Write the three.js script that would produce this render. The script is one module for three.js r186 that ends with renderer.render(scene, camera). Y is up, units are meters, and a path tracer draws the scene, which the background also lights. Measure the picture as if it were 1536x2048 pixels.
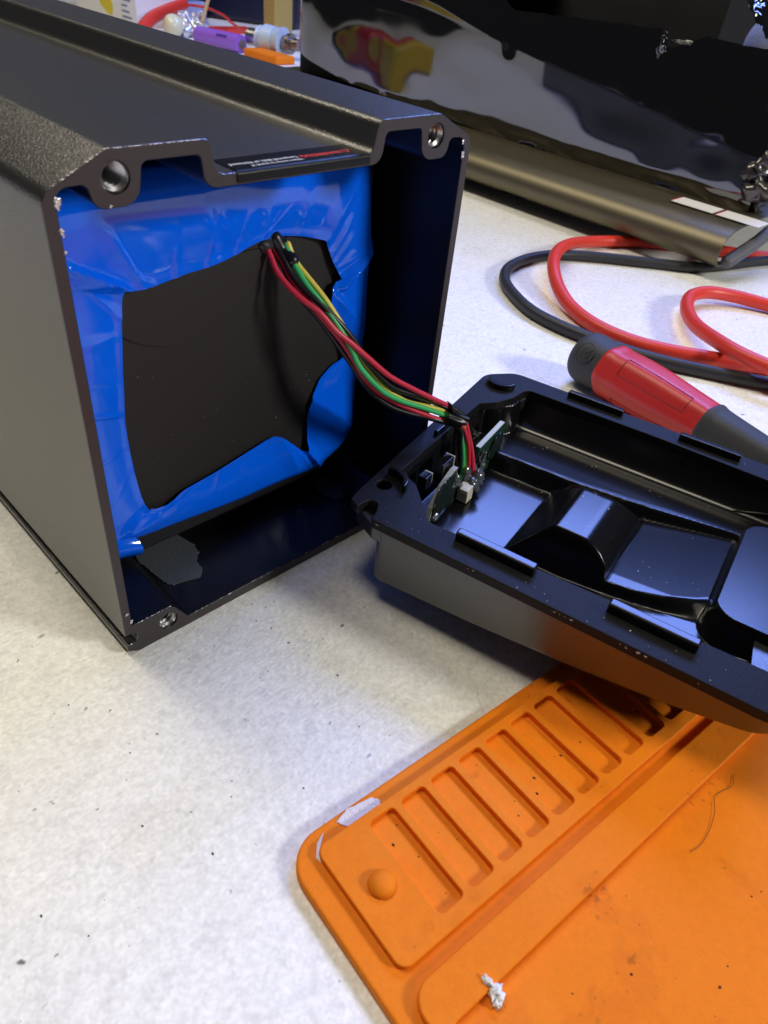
import * as THREE from 'three';
import { RoundedBoxGeometry } from 'three/addons/geometries/RoundedBoxGeometry.js';
import { mergeGeometries, mergeVertices, toCreasedNormals } from 'three/addons/utils/BufferGeometryUtils.js';
import { RectAreaLightUniformsLib } from 'three/addons/lights/RectAreaLightUniformsLib.js';

// ------------------------------------------------------------------ camera, lamps, exposure
const scene = new THREE.Scene();
const renderer = new THREE.WebGLRenderer({ antialias: true });
renderer.toneMapping = THREE.LinearToneMapping;
renderer.toneMappingExposure = 0.83;
renderer.shadowMap.enabled = true;
RectAreaLightUniformsLib.init();

const camera = new THREE.PerspectiveCamera(70.05, 0.75, 0.01, 12);
camera.position.set(-0.04013, 0.12808, 0.1052);
camera.rotation.order = 'YXZ';
camera.rotation.set(-0.67404, -0.83717, 0.11648);
camera.focus = 0.19;
camera.userData.fStop = 42;
scene.add(camera);

scene.background = new THREE.Color().setRGB(0.025, 0.025, 0.028);   // dim unlit workshop around the bench

const M = 0.001;                                                  // everything below is laid out in millimetres
const lin = (r, g, b) => new THREE.Color().setRGB(r, g, b);
const V3 = (x, y, z) => new THREE.Vector3(x, y, z);

function lampFixture(name, label, at, aim, w, h, color, radiance, up) {
  const g = new THREE.Group(); g.name = name; scene.add(g);
  g.position.set(...at); if (up) g.up.set(...up); g.lookAt(...aim);
  g.userData = { label, category: 'lamp' };
  const frame = new THREE.Mesh(new RoundedBoxGeometry(w + 0.03, h + 0.03, 0.03, 2, 0.006), new THREE.MeshStandardMaterial({ color: lin(0.5, 0.5, 0.5), roughness: 0.5 }));
  frame.name = 'frame'; frame.position.z = -0.017; g.add(frame);
  const glow = new THREE.Mesh(new THREE.BoxGeometry(w, h, 0.002), new THREE.MeshStandardMaterial({ color: lin(0.8, 0.8, 0.8), emissive: color, emissiveIntensity: 1.5, roughness: 0.6 }));
  glow.name = 'diffuser'; glow.position.z = -0.0005; g.add(glow);
  const l = new THREE.RectAreaLight(color, radiance, w, h);
  l.position.z = 0.004; l.rotation.y = Math.PI; l.name = 'panel_glow'; g.add(l);
  return g;
}
lampFixture('cool_led_panel', 'cool bluish square LED panel lamp high beyond the bench', [0.914, 0.826, -0.26], [0.09, 0.01, 0.04], 0.64, 0.32, lin(0.2, 0.32, 1.0), 21);
lampFixture('warm_tube_lamp', 'long warm white tube lamp hung above the bench', [-0.06, 1.2, -0.52], [-0.06, 0, -0.52], 1.3, 0.3, lin(1.0, 0.9, 0.7), 10, [1, 0, 0]);
lampFixture('bench_lamp', 'small neutral white lamp in front of the bench', [0.5, 0.56, 0.84], [0.04, 0.06, -0.02], 0.16, 0.16, lin(1.0, 0.98, 0.93), 105);

// ------------------------------------------------------------------ helpers
let seed = 7;
const rnd = () => { seed = (seed * 1664525 + 1013904223) >>> 0; return seed / 4294967296; };
const P = new Uint16Array(1024); { let s = 99; for (let i = 0; i < 1024; i++) { s = (s * 1664525 + 1013904223) >>> 0; P[i] = s >>> 16; } }
const hsh = (x, y) => P[(P[x & 1023] + y * 57 + (y >> 3)) & 1023] / 65535;
function vn(x, y, px, py) {                                        // value noise with period px, py
  const xi = Math.floor(x), yi = Math.floor(y), fx = x - xi, fy = y - yi;
  const m = (a, n) => ((a % n) + n) % n, u = fx * fx * (3 - 2 * fx), v = fy * fy * (3 - 2 * fy);
  const x0 = m(xi, px), x1 = m(xi + 1, px), y0 = m(yi, py), y1 = m(yi + 1, py);
  return (hsh(x0, y0) * (1 - u) + hsh(x1, y0) * u) * (1 - v) + (hsh(x0, y1) * (1 - u) + hsh(x1, y1) * u) * v;
}
function fbm(x, y, p, o = 4) { let a = 0.5, s = 0, t = 0; for (let i = 0; i < o; i++) { s += a * vn(x + i * 17, y + i * 31, p, p); t += a; a *= 0.5; x *= 2; y *= 2; p *= 2; } return s / t; }
const ss = (a, b, x) => { const t = Math.min(1, Math.max(0, (x - a) / (b - a))); return t * t * (3 - 2 * t); };
const lerp = (a, b, t) => a + (b - a) * t;
function interp(tab, x) { if (x <= tab[0][0]) return tab[0][1]; for (let i = 1; i < tab.length; i++) if (x <= tab[i][0]) return lerp(tab[i - 1][1], tab[i][1], (x - tab[i - 1][0]) / (tab[i][0] - tab[i - 1][0])); return tab[tab.length - 1][1]; }

function texture(n, fn, srgb, metres) {                            // fn(u, v) -> grey or [r,g,b], 0..1
  const d = new Uint8Array(n * n * 4);
  for (let j = 0; j < n; j++) for (let i = 0; i < n; i++) {
    const c = fn(i / n, j / n, i, j), k = (j * n + i) * 4;
    if (typeof c === 'number') { d[k] = d[k + 1] = d[k + 2] = Math.max(0, Math.min(255, c * 255)); } else { for (let q = 0; q < 3; q++) d[k + q] = Math.max(0, Math.min(255, c[q] * 255)); }
    d[k + 3] = 255;
  }
  const t = new THREE.DataTexture(d, n, n); t.magFilter = THREE.LinearFilter; t.minFilter = THREE.LinearMipmapLinearFilter; t.generateMipmaps = true;
  t.wrapS = t.wrapT = THREE.RepeatWrapping; if (srgb) t.colorSpace = THREE.SRGBColorSpace; t.repeat.set(1 / metres, 1 / metres); t.needsUpdate = true; return t;
}
function boxUV(g) {                                                // uv in metres from position and facing
  g = g.index ? g.toNonIndexed() : g; const p = g.attributes.position, n = g.attributes.normal, uv = new Float32Array(p.count * 2);
  for (let i = 0; i < p.count; i += 3) {
    let nx = 0, ny = 0, nz = 0; for (let k = 0; k < 3; k++) { nx += n.getX(i + k); ny += n.getY(i + k); nz += n.getZ(i + k); }
    nx = Math.abs(nx); ny = Math.abs(ny); nz = Math.abs(nz);
    for (let k = 0; k < 3; k++) { const x = p.getX(i + k), y = p.getY(i + k), z = p.getZ(i + k); const [a, b] = ny >= nx && ny >= nz ? [x, z] : nx >= nz ? [z, y] : [x, y]; uv[(i + k) * 2] = a; uv[(i + k) * 2 + 1] = b; }
  }
  g.setAttribute('uv', new THREE.BufferAttribute(uv, 2)); return g;
}
const taken = {};
const numbered = n => { const k = taken[n] = (taken[n] ?? -1) + 1; return k ? n + '_' + String(k).padStart(3, '0') : n; };
function obj(name, geo, mat, parent, keepUV) {                     // geometry in millimetres -> one named mesh
  let g = Array.isArray(geo) ? mergeGeometries(geo.map(x => { const y = x.index ? x.toNonIndexed() : x; for (const k of Object.keys(y.attributes)) if (!['position', 'normal', 'uv'].includes(k)) y.deleteAttribute(k); return y; })) : geo;
  g.scale(M, M, M); if (!keepUV) g = boxUV(g);
  const m = new THREE.Mesh(g, mat); m.castShadow = m.receiveShadow = true; m.name = parent === scene ? numbered(name) : name; parent.add(m); return m;
}
function thing(name, label, category, [x, y, z] = [0, 0, 0], turn = 0, group) {
  const o = new THREE.Group(); o.name = numbered(name); scene.add(o); o.position.set(x * M, y * M, z * M); o.rotation.y = turn;
  o.userData = { label, category }; if (group) o.userData.group = group; return o;
}
function tag(o, label, category, group) { o.userData = { label, category }; if (group) o.userData.group = group; return o; }
function round(pts, seg = 6) {                                     // [[x, y, r]...] -> polygon with filleted corners
  const out = [], n = pts.length;
  pts.forEach(([x, y, r], i) => {
    if (!r) { out.push([x, y]); return; }
    const a = pts[(i + n - 1) % n], b = pts[(i + 1) % n];
    let ax = a[0] - x, ay = a[1] - y, bx = b[0] - x, by = b[1] - y; const la = Math.hypot(ax, ay), lb = Math.hypot(bx, by); ax /= la; ay /= la; bx /= lb; by /= lb;
    const cos = ax * bx + ay * by, half = Math.acos(Math.max(-1, Math.min(1, cos))) / 2; if (half > 1.55) { out.push([x, y]); return; }
    let t = Math.min(r / Math.tan(half), la * 0.49, lb * 0.49), rr = t * Math.tan(half);
    const mx = ax + bx, my = ay + by, ml = Math.hypot(mx, my), d = rr / Math.sin(half), cx = x + mx / ml * d, cy = y + my / ml * d;
    const a0 = Math.atan2(y + ay * t - cy, x + ax * t - cx); let da = Math.atan2(y + by * t - cy, x + bx * t - cx) - a0; while (da > Math.PI) da -= 2 * Math.PI; while (da < -Math.PI) da += 2 * Math.PI;
    for (let k = 0; k <= seg; k++) out.push([cx + rr * Math.cos(a0 + da * k / seg), cy + rr * Math.sin(a0 + da * k / seg)]);
  });
  return out;
}
const area = p => p.reduce((s, [x, y], i) => { const [a, b] = p[(i + 1) % p.length]; return s + x * b - a * y; }, 0);
function shapeOf(pts, holes = []) {
  const mk = (C, p, ccw) => { const q = (area(p) > 0) === ccw ? p : [...p].reverse(); const s = new C(); s.moveTo(...q[0]); for (let i = 1; i < q.length; i++) s.lineTo(...q[i]); s.closePath(); return s; };
  const s = mk(THREE.Shape, pts, true); for (const h of holes) s.holes.push(mk(THREE.Path, h, false)); return s;
}
const circle = (x, y, r, n = 28) => Array.from({ length: n }, (_, i) => [x + r * Math.cos(i / n * 6.28318), y + r * Math.sin(i / n * 6.28318)]);
function slab(pts, y0, y1, holes = [], bevel = 0) {                // outline in (x, z) at the table plane, thickness along y
  const f = p => p.map(([x, z]) => [x, -z]);
  const g = new THREE.ExtrudeGeometry(shapeOf(f(pts), holes.map(f)), bevel ? { depth: y1 - y0 - 2 * bevel, bevelEnabled: true, bevelThickness: bevel, bevelSize: bevel, bevelOffset: -bevel, bevelSegments: 3 } : { depth: y1 - y0, bevelEnabled: false });
  g.rotateX(-Math.PI / 2); g.translate(0, y0 + bevel, 0); return g;
}
function box(w, h, d, x, y, z, r = 0.3, seg = 2) { const g = r ? new RoundedBoxGeometry(w, h, d, seg, Math.min(r, w / 2.01, h / 2.01, d / 2.01)) : new THREE.BoxGeometry(w, h, d); g.translate(x, y, z); return g; }
function tube(pts, r, n = 120, k = 12, closed = false) {
  const c = new THREE.CatmullRomCurve3(pts.map(p => V3(...p)), closed, 'centripetal'); const g = new THREE.TubeGeometry(c, n, r, k, closed);
  if (closed) return g;
  const caps = [0, 1].map(t => { const s = new THREE.SphereGeometry(r, k, 6); const p = c.getPointAt(t); s.translate(p.x, p.y, p.z); return s; });
  return mergeGeometries([g, ...caps]);
}
function sheet(nu, nv, fn, thick = 0) {                            // grid surface fn(u, v) -> [x, y, z], u, v in 0..1, smooth normals, optional thickness
  const pos = [], idx = []; for (let j = 0; j <= nv; j++) for (let i = 0; i <= nu; i++) pos.push(...fn(i / nu, j / nv));
  const W = nu + 1; for (let j = 0; j < nv; j++) for (let i = 0; i < nu; i++) { const a = j * W + i; idx.push(a, a + 1, a + W, a + 1, a + W + 1, a + W); }
  let g = new THREE.BufferGeometry(); g.setAttribute('position', new THREE.Float32BufferAttribute(pos, 3)); g.setIndex(idx); g.computeVertexNormals();
  if (thick) {
    const n = g.attributes.normal, N = pos.length / 3, p2 = pos.slice(), id2 = idx.slice();
    for (let i = 0; i < N; i++) p2.push(pos[i * 3] - n.getX(i) * thick, pos[i * 3 + 1] - n.getY(i) * thick, pos[i * 3 + 2] - n.getZ(i) * thick);
    for (let i = 0; i < idx.length; i += 3) id2.push(idx[i] + N, idx[i + 2] + N, idx[i + 1] + N);
    const edge = []; for (let i = 0; i < nu; i++) edge.push([i + 1, i], [nv * W + i, nv * W + i + 1]); for (let j = 0; j < nv; j++) edge.push([j * W, (j + 1) * W], [(j + 1) * W + nu, j * W + nu]);
    for (const [a, b] of edge) id2.push(a, b, a + N, b, b + N, a + N);
    g = new THREE.BufferGeometry(); g.setAttribute('position', new THREE.Float32BufferAttribute(p2, 3)); g.setIndex(id2); g = toCreasedNormals(g, 0.9);
  }
  g.setAttribute('uv', new THREE.BufferAttribute(new Float32Array(g.attributes.position.count * 2), 2)); return g;
}
function blob(rx, ry, rz, x, y, z, amp, f, s = 0, n = 24) {
  const g = mergeVertices((() => { const q = new THREE.SphereGeometry(1, n, Math.round(n * 0.7)); q.deleteAttribute('uv'); q.deleteAttribute('normal'); return q; })()), p = g.attributes.position;
  for (let i = 0; i < p.count; i++) { const a = p.getX(i), b = p.getY(i), c = p.getZ(i); const k = 1 + amp * (vn(a * f + 9 + s, b * f + 7 + c * f, 512, 512) + vn(c * f + 31 + s, b * f + 11 - a * f + 40, 512, 512) - 1); p.setXYZ(i, x + a * rx * k, y + b * ry * k, z + c * rz * k); }
  g.computeVertexNormals(); g.setAttribute('uv', new THREE.BufferAttribute(new Float32Array(p.count * 2), 2)); return g;
}

// ------------------------------------------------------------------ textures and materials
const fineBump = texture(512, (u, v) => fbm(u * 64, v * 64, 64, 3), false, 0.03);
const sparkBump = texture(512, (u, v) => fbm(u * 110, v * 110, 110, 2), false, 0.02);
const grainBump = texture(1024, (u, v) => 0.6 * fbm(u * 160, v * 160, 160, 2) + 0.4 * fbm(u * 90, v * 90, 90, 2), false, 0.045);
const TN = 2048, specks = [];
for (let i = 0; i < 900; i++) { const big = rnd() < 0.08; specks.push([rnd(), rnd(), (big ? 1.3 : 0.6) + rnd() * (big ? 1.3 : 0.7), rnd() * 3.14, 1 + rnd() * 1.6, 0.2 + rnd() * 0.6]); }
const speckMask = new Float32Array(TN * TN);
for (const [sx, sy, r, an, el, k] of specks) { const R = Math.ceil(r * el + 2), cx = Math.round(sx * TN), cy = Math.round(sy * TN), ca = Math.cos(an), sa = Math.sin(an);
  for (let j = -R; j <= R; j++) for (let i = -R; i <= R; i++) { const a = (i * ca + j * sa) / el, b = -i * sa + j * ca, d = Math.hypot(a, b) + (hsh(i + cx & 1023, j + cy & 1023) - 0.5) * 0.9; const q = ((cy + j + TN) % TN) * TN + (cx + i + TN) % TN; speckMask[q] = Math.max(speckMask[q], k * (1 - ss(r * 0.55, r * 1.1, d))); } }
for (let h = 0; h < 46; h++) { let x = rnd() * TN, y = rnd() * TN, a = rnd() * 6.28; const L = 15 + rnd() * 60, k = 0.12 + rnd() * 0.25; for (let s = 0; s < L; s++) { a += (rnd() - 0.5) * 0.35; x += Math.cos(a); y += Math.sin(a); const q = ((Math.round(y) % TN + TN) % TN) * TN + (Math.round(x) % TN + TN) % TN; speckMask[q] = Math.max(speckMask[q], k); } }
const tableMap = texture(TN, (u, v, i, j) => {
  const smudge = ss(0.52, 0.72, fbm(u * 9, v * 9, 9, 4)), stain = ss(0.6, 0.78, fbm(u * 22 + 5, v * 22 + 3, 22, 3)), grit = fbm(u * 420, v * 420, 420, 2);
  const pit = ss(0.6, 0.8, fbm(u * 190 + 3, v * 260, 190 * 1, 2));
  let k = 0.95 - 0.008 * smudge - 0.014 * stain * smudge + (grit - 0.5) * 0.07 + (fbm(u * 900, v * 900, 900, 1) - 0.5) * 0.09 - 0.035 * pit; const s = speckMask[j * TN + i]; k *= 1 - 0.85 * s;
  return [k, k * (0.998 - 0.004 * stain), k * (0.985 - 0.02 * stain - 0.005 * smudge)];
}, true, 0.42);
const tableBump = texture(1024, (u, v) => { const w = fbm(u * 30, v * 30, 30, 2) * 0.05; return 0.5 * fbm(u * 130 + w * 8, v * 190, 130 * 19, 2) + 0.5 * ss(0.35, 0.7, fbm((u + v * 0.2) * 100, v * 190, 100 * 19, 2)); }, false, 0.11);
const tableRough = texture(512, (u, v) => 0.42 + 0.3 * fbm(u * 40, v * 40, 40, 4), false, 0.2);

const orangeMap = texture(1024, (u, v) => {
  const a = ss(0.62, 0.74, fbm(u * 14 + 3, v * 14, 14, 3)), b = ss(0.68, 0.76, fbm(u * 40, v * 40 + 9, 40, 3)), n = fbm(u * 120, v * 120, 120, 2) - 0.5, d = ss(0.74, 0.8, fbm(u * 90 + 7, v * 90, 90, 2)), w = ss(0.5, 0.68, fbm(u * 7, v * 7 + 2, 7, 3));
  const k = 1 - 0.025 * a - 0.05 * b * a + 0.04 * n - 0.12 * d * a; return [0.915 * k + 0.008 * w, 0.495 * k + 0.014 * w - 0.008 * a, 0.07 * k + 0.03 * w];
}, true, 0.11);
const phys = o => new THREE.MeshPhysicalMaterial(o);
const mat = {
  table: phys({ map: tableMap, roughness: 0.78, roughnessMap: tableRough, bumpMap: tableBump, bumpScale: 0.00007, color: lin(0.96, 0.965, 0.96) }),
  anodised: phys({ color: lin(0.022, 0.022, 0.021), roughness: 0.33, bumpMap: sparkBump, bumpScale: 0.00006, ior: 2.3 }),
  cutFace: phys({ color: lin(0.02, 0.0125, 0.0135), roughness: 0.5, bumpMap: fineBump, bumpScale: 0.00002, ior: 1.6 }),
  shadedInside: phys({ color: lin(0.004, 0.004, 0.0055), roughness: 0.4, ior: 1.42, bumpMap: sparkBump, bumpScale: 0.00003 }),  // near-black inside finish, the shade in the housing put into its colour
  bareMetal: phys({ color: lin(0.72, 0.7, 0.68), metalness: 1, roughness: 0.32, bumpMap: fineBump, bumpScale: 0.0001 }),
  thread: phys({ color: lin(0.5, 0.49, 0.48), metalness: 1, roughness: 0.3 }),
  blueWrap: phys({ color: lin(0.0015, 0.13, 0.94), roughness: 0.1, ior: 1.5 }),
  fishpaper: phys({ color: lin(0.0105, 0.009, 0.0085), roughness: 0.62, bumpMap: grainBump, bumpScale: 0.00005 }),
  residue: phys({ color: lin(0.075, 0.086, 0.09), roughness: 0.3, bumpMap: fineBump, bumpScale: 0.00008 }),
  abs: phys({ color: lin(0.0055, 0.0055, 0.0065), roughness: 0.2, ior: 1.5, bumpMap: sparkBump, bumpScale: 0.000004 }),
  absRim: phys({ color: lin(0.006, 0.006, 0.007), roughness: 0.55, ior: 1.32, bumpMap: grainBump, bumpScale: 0.00007 }),
  shell: phys({ color: lin(0.02, 0.019, 0.018), roughness: 0.3, ior: 1.95, bumpMap: grainBump, bumpScale: 0.00002 }),
  orange: phys({ map: orangeMap, color: lin(1, 1, 1), roughness: 0.62, ior: 1.4, specularIntensity: 0.5, bumpMap: grainBump, bumpScale: 0.00005 }),
  whitePaint: phys({ color: lin(0.72, 0.68, 0.7), roughness: 0.6, bumpMap: grainBump, bumpScale: 0.0002 }),
  redRubber: phys({ color: lin(0.7, 0.045, 0.026), roughness: 0.42 }),
  redWire: phys({ color: lin(0.62, 0.03, 0.065), roughness: 0.4 }),
  yellowWire: phys({ color: lin(0.74, 0.62, 0.09), roughness: 0.4 }),
  greenWire: phys({ color: lin(0.05, 0.5, 0.16), roughness: 0.4 }),
  blackWire: phys({ color: lin(0.009, 0.009, 0.011), roughness: 0.35 }),
  blackRubber: phys({ color: lin(0.016, 0.017, 0.02), roughness: 0.5, bumpMap: fineBump, bumpScale: 0.00004 }),
  handleRed: phys({ color: lin(0.56, 0.022, 0.018), roughness: 0.4, bumpMap: fineBump, bumpScale: 0.00002 }),
  handleGrey: phys({ color: lin(0.035, 0.038, 0.042), roughness: 0.62, bumpMap: grainBump, bumpScale: 0.00006 }),
  emblem: phys({ color: lin(0.02, 0.021, 0.024), roughness: 0.6 }),
  steel: phys({ color: lin(0.6, 0.6, 0.6), metalness: 1, roughness: 0.3 }),
  pcb: phys({ color: lin(0.015, 0.06, 0.035), roughness: 0.3, clearcoat: 1, clearcoatRoughness: 0.08 }),
  pcbEdge: phys({ color: lin(0.42, 0.45, 0.42), roughness: 0.5 }),
  coating: phys({ color: lin(0.012, 0.02, 0.018), roughness: 0.12, ior: 1.6 }),
  silicone: phys({ color: lin(0.07, 0.08, 0.095), roughness: 0.1, ior: 1.7 }),
  ivory: phys({ color: lin(0.62, 0.58, 0.46), roughness: 0.45 }),
  film: phys({ color: lin(0.003, 0.003, 0.004), roughness: 0.06, ior: 2.33 }),
  blackMatte: phys({ color: lin(0.006, 0.006, 0.01), roughness: 0.7 }),
  trayMetal: phys({ color: lin(0.17, 0.15, 0.1), metalness: 0.8, roughness: 0.46, bumpMap: grainBump, bumpScale: 0.00003 }),
  whiteLabel: phys({ color: lin(0.82, 0.82, 0.85), roughness: 0.5 }),
  redInk: phys({ color: lin(0.5, 0.02, 0.05), roughness: 0.5 }),
  greyPlastic: phys({ color: lin(0.09, 0.09, 0.1), roughness: 0.45, bumpMap: grainBump, bumpScale: 0.0002 }),
};

// ------------------------------------------------------------------ the work surface
{
  const t = obj('table', slab([[-420, -1500], [1500, -1500], [1500, 460], [-420, 460]], -30, 0), mat.table, scene); t.userData = { kind: 'structure' };
}

// ------------------------------------------------------------------ extruded battery housing, open end towards the camera
{
  const t = thing('battery_housing', 'black anodised aluminium battery housing with open ribbed end lying on white table', 'battery housing');
  const outer = round([[2.6, 0, 1.4], [87.4, 0, 1.4], [90, 1.5, 0.8], [90, 3.2, 0.3], [87.4, 3.2, 1.3], [87.4, 6.2, 1.3], [90, 6.2, 0.3], [90, 95.6, 3], [79.6, 100.7, 2.2], [63.2, 100.6, 1.7], [62, 95, 2], [28.2, 95, 2], [27.4, 100.4, 1.6], [10.4, 100.5, 2.2], [0, 95.4, 3], [0, 6.2, 0.3], [2.6, 6.2, 1.3], [2.6, 3.2, 1.3], [0, 3.2, 0.3], [0, 1.5, 0.8]]);
  const inner = round([[2, 8.4, 0.4], [11.6, 8.4, 2.6], [15, 2.7, 1], [75, 2.7, 1], [78.4, 8.4, 2.6], [88, 8.4, 0.4], [87.9, 95.8, 2], [83.4, 96, 1.2], [82.6, 92.4, 3], [75.6, 92.4, 3], [74.6, 98.4, 1], [65.2, 98.4, 1.1], [64.4, 93, 2.6], [26, 93, 2.6], [25.5, 98.2, 0.9], [15.6, 98.2, 1.1], [14.6, 92.3, 3], [7.6, 92.3, 3], [6.8, 96, 1.2], [2.1, 95.9, 2]]);
  const at = [[11.2, 96.5, 2.25], [79, 96.75, 2.25], [10.2, 4.4, 2.1], [79.8, 4.4, 2.1]];
  const L = 380, g = new THREE.ExtrudeGeometry(shapeOf(outer, [inner, ...at.map(([x, y, r]) => circle(x, y, r))]), { depth: L, steps: 1, bevelEnabled: true, bevelThickness: 0.14, bevelSize: 0.12, bevelOffset: -0.12, bevelSegments: 1 });
  g.translate(0, 0, -L - 0.14);
  g.clearGroups();
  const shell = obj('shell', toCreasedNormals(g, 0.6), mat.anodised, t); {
    // cut ends and outside skin get finishes, the inside has shade painted in: sort the triangles by which outline they lie on
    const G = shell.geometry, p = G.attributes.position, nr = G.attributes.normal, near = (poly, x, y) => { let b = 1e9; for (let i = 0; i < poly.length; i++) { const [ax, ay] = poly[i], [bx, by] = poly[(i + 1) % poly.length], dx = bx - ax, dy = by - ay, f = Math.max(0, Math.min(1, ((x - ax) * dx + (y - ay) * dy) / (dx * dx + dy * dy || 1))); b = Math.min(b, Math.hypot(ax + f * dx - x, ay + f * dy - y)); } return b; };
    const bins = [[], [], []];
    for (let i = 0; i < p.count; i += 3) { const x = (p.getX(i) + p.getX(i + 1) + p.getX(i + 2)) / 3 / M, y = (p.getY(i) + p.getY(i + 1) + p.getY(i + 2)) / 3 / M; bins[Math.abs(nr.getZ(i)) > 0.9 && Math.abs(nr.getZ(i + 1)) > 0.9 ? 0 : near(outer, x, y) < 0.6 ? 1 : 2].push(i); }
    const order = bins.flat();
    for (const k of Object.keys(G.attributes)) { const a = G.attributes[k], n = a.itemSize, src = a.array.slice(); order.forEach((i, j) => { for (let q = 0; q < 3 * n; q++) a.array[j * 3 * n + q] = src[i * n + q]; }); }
    let at0 = 0; bins.forEach((b, m) => { G.addGroup(at0, b.length * 3, m); at0 += b.length * 3; }); shell.material = [mat.cutFace, mat.anodised, mat.shadedInside];
  }
  for (const [x, y, r] of at) {                                     // cut screw threads
    const prof = []; for (let k = 0; k < 12; k++) prof.push(new THREE.Vector2(r - 0.04, k * 1.1), new THREE.Vector2(r - 0.2, k * 1.1 + 0.35), new THREE.Vector2(r - 0.75, k * 1.1 + 0.7), new THREE.Vector2(r - 0.3, k * 1.1 + 0.9));
    const l = new THREE.LatheGeometry(prof, 32); l.rotateX(-Math.PI / 2); l.translate(x, y, -0.35); obj('screw_thread', toCreasedNormals(l, 0.5), mat.thread, t);
  }
  // residue left on the inside floor
  const stick = (pts, y) => { const rp = []; pts.forEach(([a, b], i) => { const [c, d] = pts[(i + 1) % pts.length]; for (let k = 0; k < 4; k++) { const f = k / 4; rp.push([lerp(a, c, f) + (rnd() - 0.5) * 0.5, lerp(b, d, f) + (rnd() - 0.5) * 0.5]); } }); return slab(rp, y, y + 0.4, [], 0.12); };
  obj('glue_residue', stick([[17.8, -30.4], [22.8, -30.1], [27.5, -27.3], [29, -19.3], [28.2, -16.4], [25.8, -13.6], [25.7, -10.8], [23.6, -8.7], [17.9, -10.4], [16.4, -11.2], [16.1, -14], [15.9, -17], [15.3, -19.5], [15.2, -23.4]], 2.65), mat.residue, t);
  obj('glue_residue', stick([[68.5, -23.9], [73, -28.2], [74.6, -27.7], [74.6, -15], [72.9, -13.2], [72, -11.1], [69.2, -11.7], [68, -16.1], [69, -20.5]], 2.65), mat.residue, t);
  obj('glue_residue', box(9, 0.5, 12, 83, 8.5, -23, 0.2), mat.residue, t);
  // bare aluminium where the coating has chipped
  const chips = []; const chip = (x, y, z, r, n = 5) => { for (let k = 0; k < n; k++) chips.push(blob(r * (0.3 + rnd() * 0.5), r * (0.3 + rnd() * 0.6), 0.12, x + (rnd() - 0.5) * r, y + (rnd() - 0.5) * r * 2.2, z, 0.5, 2, k * 7, 8)); };
  chip(2.3, 94, 0, 0.55, 9); chip(2.25, 90, 0, 0.45, 9); chip(2.2, 87.5, 0, 0.3, 6); chip(87.9, 92.5, 0, 0.5, 8); chip(87.5, 95, 0, 0.35, 5); chip(10, 92.6, 0, 0.25, 4); chip(1.3, 12, 0, 0.35, 5); chip(1.9, 9.5, 0, 0.4, 6);
  for (let k = 0; k < 60; k++) { const x = 3 + rnd() * 22.6; const y = x < 10 ? 95.4 + 0.49 * x : 100.4; chips.push(blob(0.16 + rnd() * 0.2, 0.06, 0.08, x, y - 0.08, -0.05, 0.4, 2, k, 6)); }
  for (let k = 0; k < 26; k++) { const x = 17 + rnd() * 56; chips.push(blob(0.14 + rnd() * 0.3, 0.07, 0.08, x, 2.75, -0.02, 0.4, 2, k, 6)); }
  for (let k = 0; k < 14; k++) { const x = 2.5 + rnd() * 9; chips.push(blob(0.14 + rnd() * 0.2, 0.07, 0.08, x, 8.4, -0.02, 0.4, 2, k, 6)); }
  obj('bare_metal_chips', chips, mat.bareMetal, t).userData = { kind: 'stuff', label: 'bare silver metal nicks along the cut edge' };
  // printed sticker folded over the lip
  const c = document.createElement('canvas'); c.width = 1024; c.height = 360; const x = c.getContext('2d');
  x.fillStyle = '#08090a'; x.fillRect(0, 0, 1024, 360); x.save(); x.translate(1024, 330); x.rotate(Math.PI);   // reads from the far side
  x.textBaseline = 'middle'; x.fillStyle = '#e2422e'; x.font = 'bold 78px sans-serif'; x.fillText('WARNING', 150, 168, 330);
  x.lineWidth = 8; x.strokeStyle = '#e2422e'; x.beginPath(); x.moveTo(72, 194); x.lineTo(104, 136); x.lineTo(136, 194); x.closePath(); x.stroke();
  x.fillStyle = '#d9dcde'; x.font = 'bold 52px sans-serif'; x.fillText('Warranty is Void if', 500, 112, 380); x.font = 'bold 58px sans-serif'; x.fillText('Tampered With or Removed', 494, 176, 500);
  x.restore(); const tx = new THREE.CanvasTexture(c); tx.colorSpace = THREE.SRGBColorSpace;
  const path = [[93.4, 0.24], [94.6, 0.26], [95.05, 0.1], [95.2, -0.5], [95.16, -2], [95.14, -4.6], [95.12, -7.4]], cum = [0]; for (let i = 1; i < path.length; i++) cum.push(cum[i - 1] + Math.hypot(path[i][0] - path[i - 1][0], path[i][1] - path[i - 1][1]));
  const nx = 60, ny = 24, g2 = sheet(nx, ny, (u, v) => { const s = v * cum[6]; let k = 1; while (k < 6 && cum[k] < s) k++; const f = (s - cum[k - 1]) / (cum[k] - cum[k - 1]); const X = lerp(32 + (v > 0.8 ? 0 : 0), 61.2, u); const w = (fbm(u * 20, v * 4, 64, 2) - 0.5) * 0.1; return [X, lerp(path[k - 1][0], path[k][0], f) + w * (v > 0.3 ? 1 : 0.2), lerp(path[k - 1][1], path[k][1], f) + (v < 0.3 ? w * 0.6 : 0)]; });
  const uv = g2.attributes.uv; for (let j = 0; j <= ny; j++) for (let i = 0; i <= nx; i++) uv.setXY(j * (nx + 1) + i, i / nx, j / ny);
  const lab = obj('warning_label', g2, phys({ map: tx, roughness: 0.4, specularIntensity: 0.5, side: THREE.DoubleSide }), t, true); lab.userData = { label: 'glossy black warning sticker folded over the lip' };
}

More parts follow.
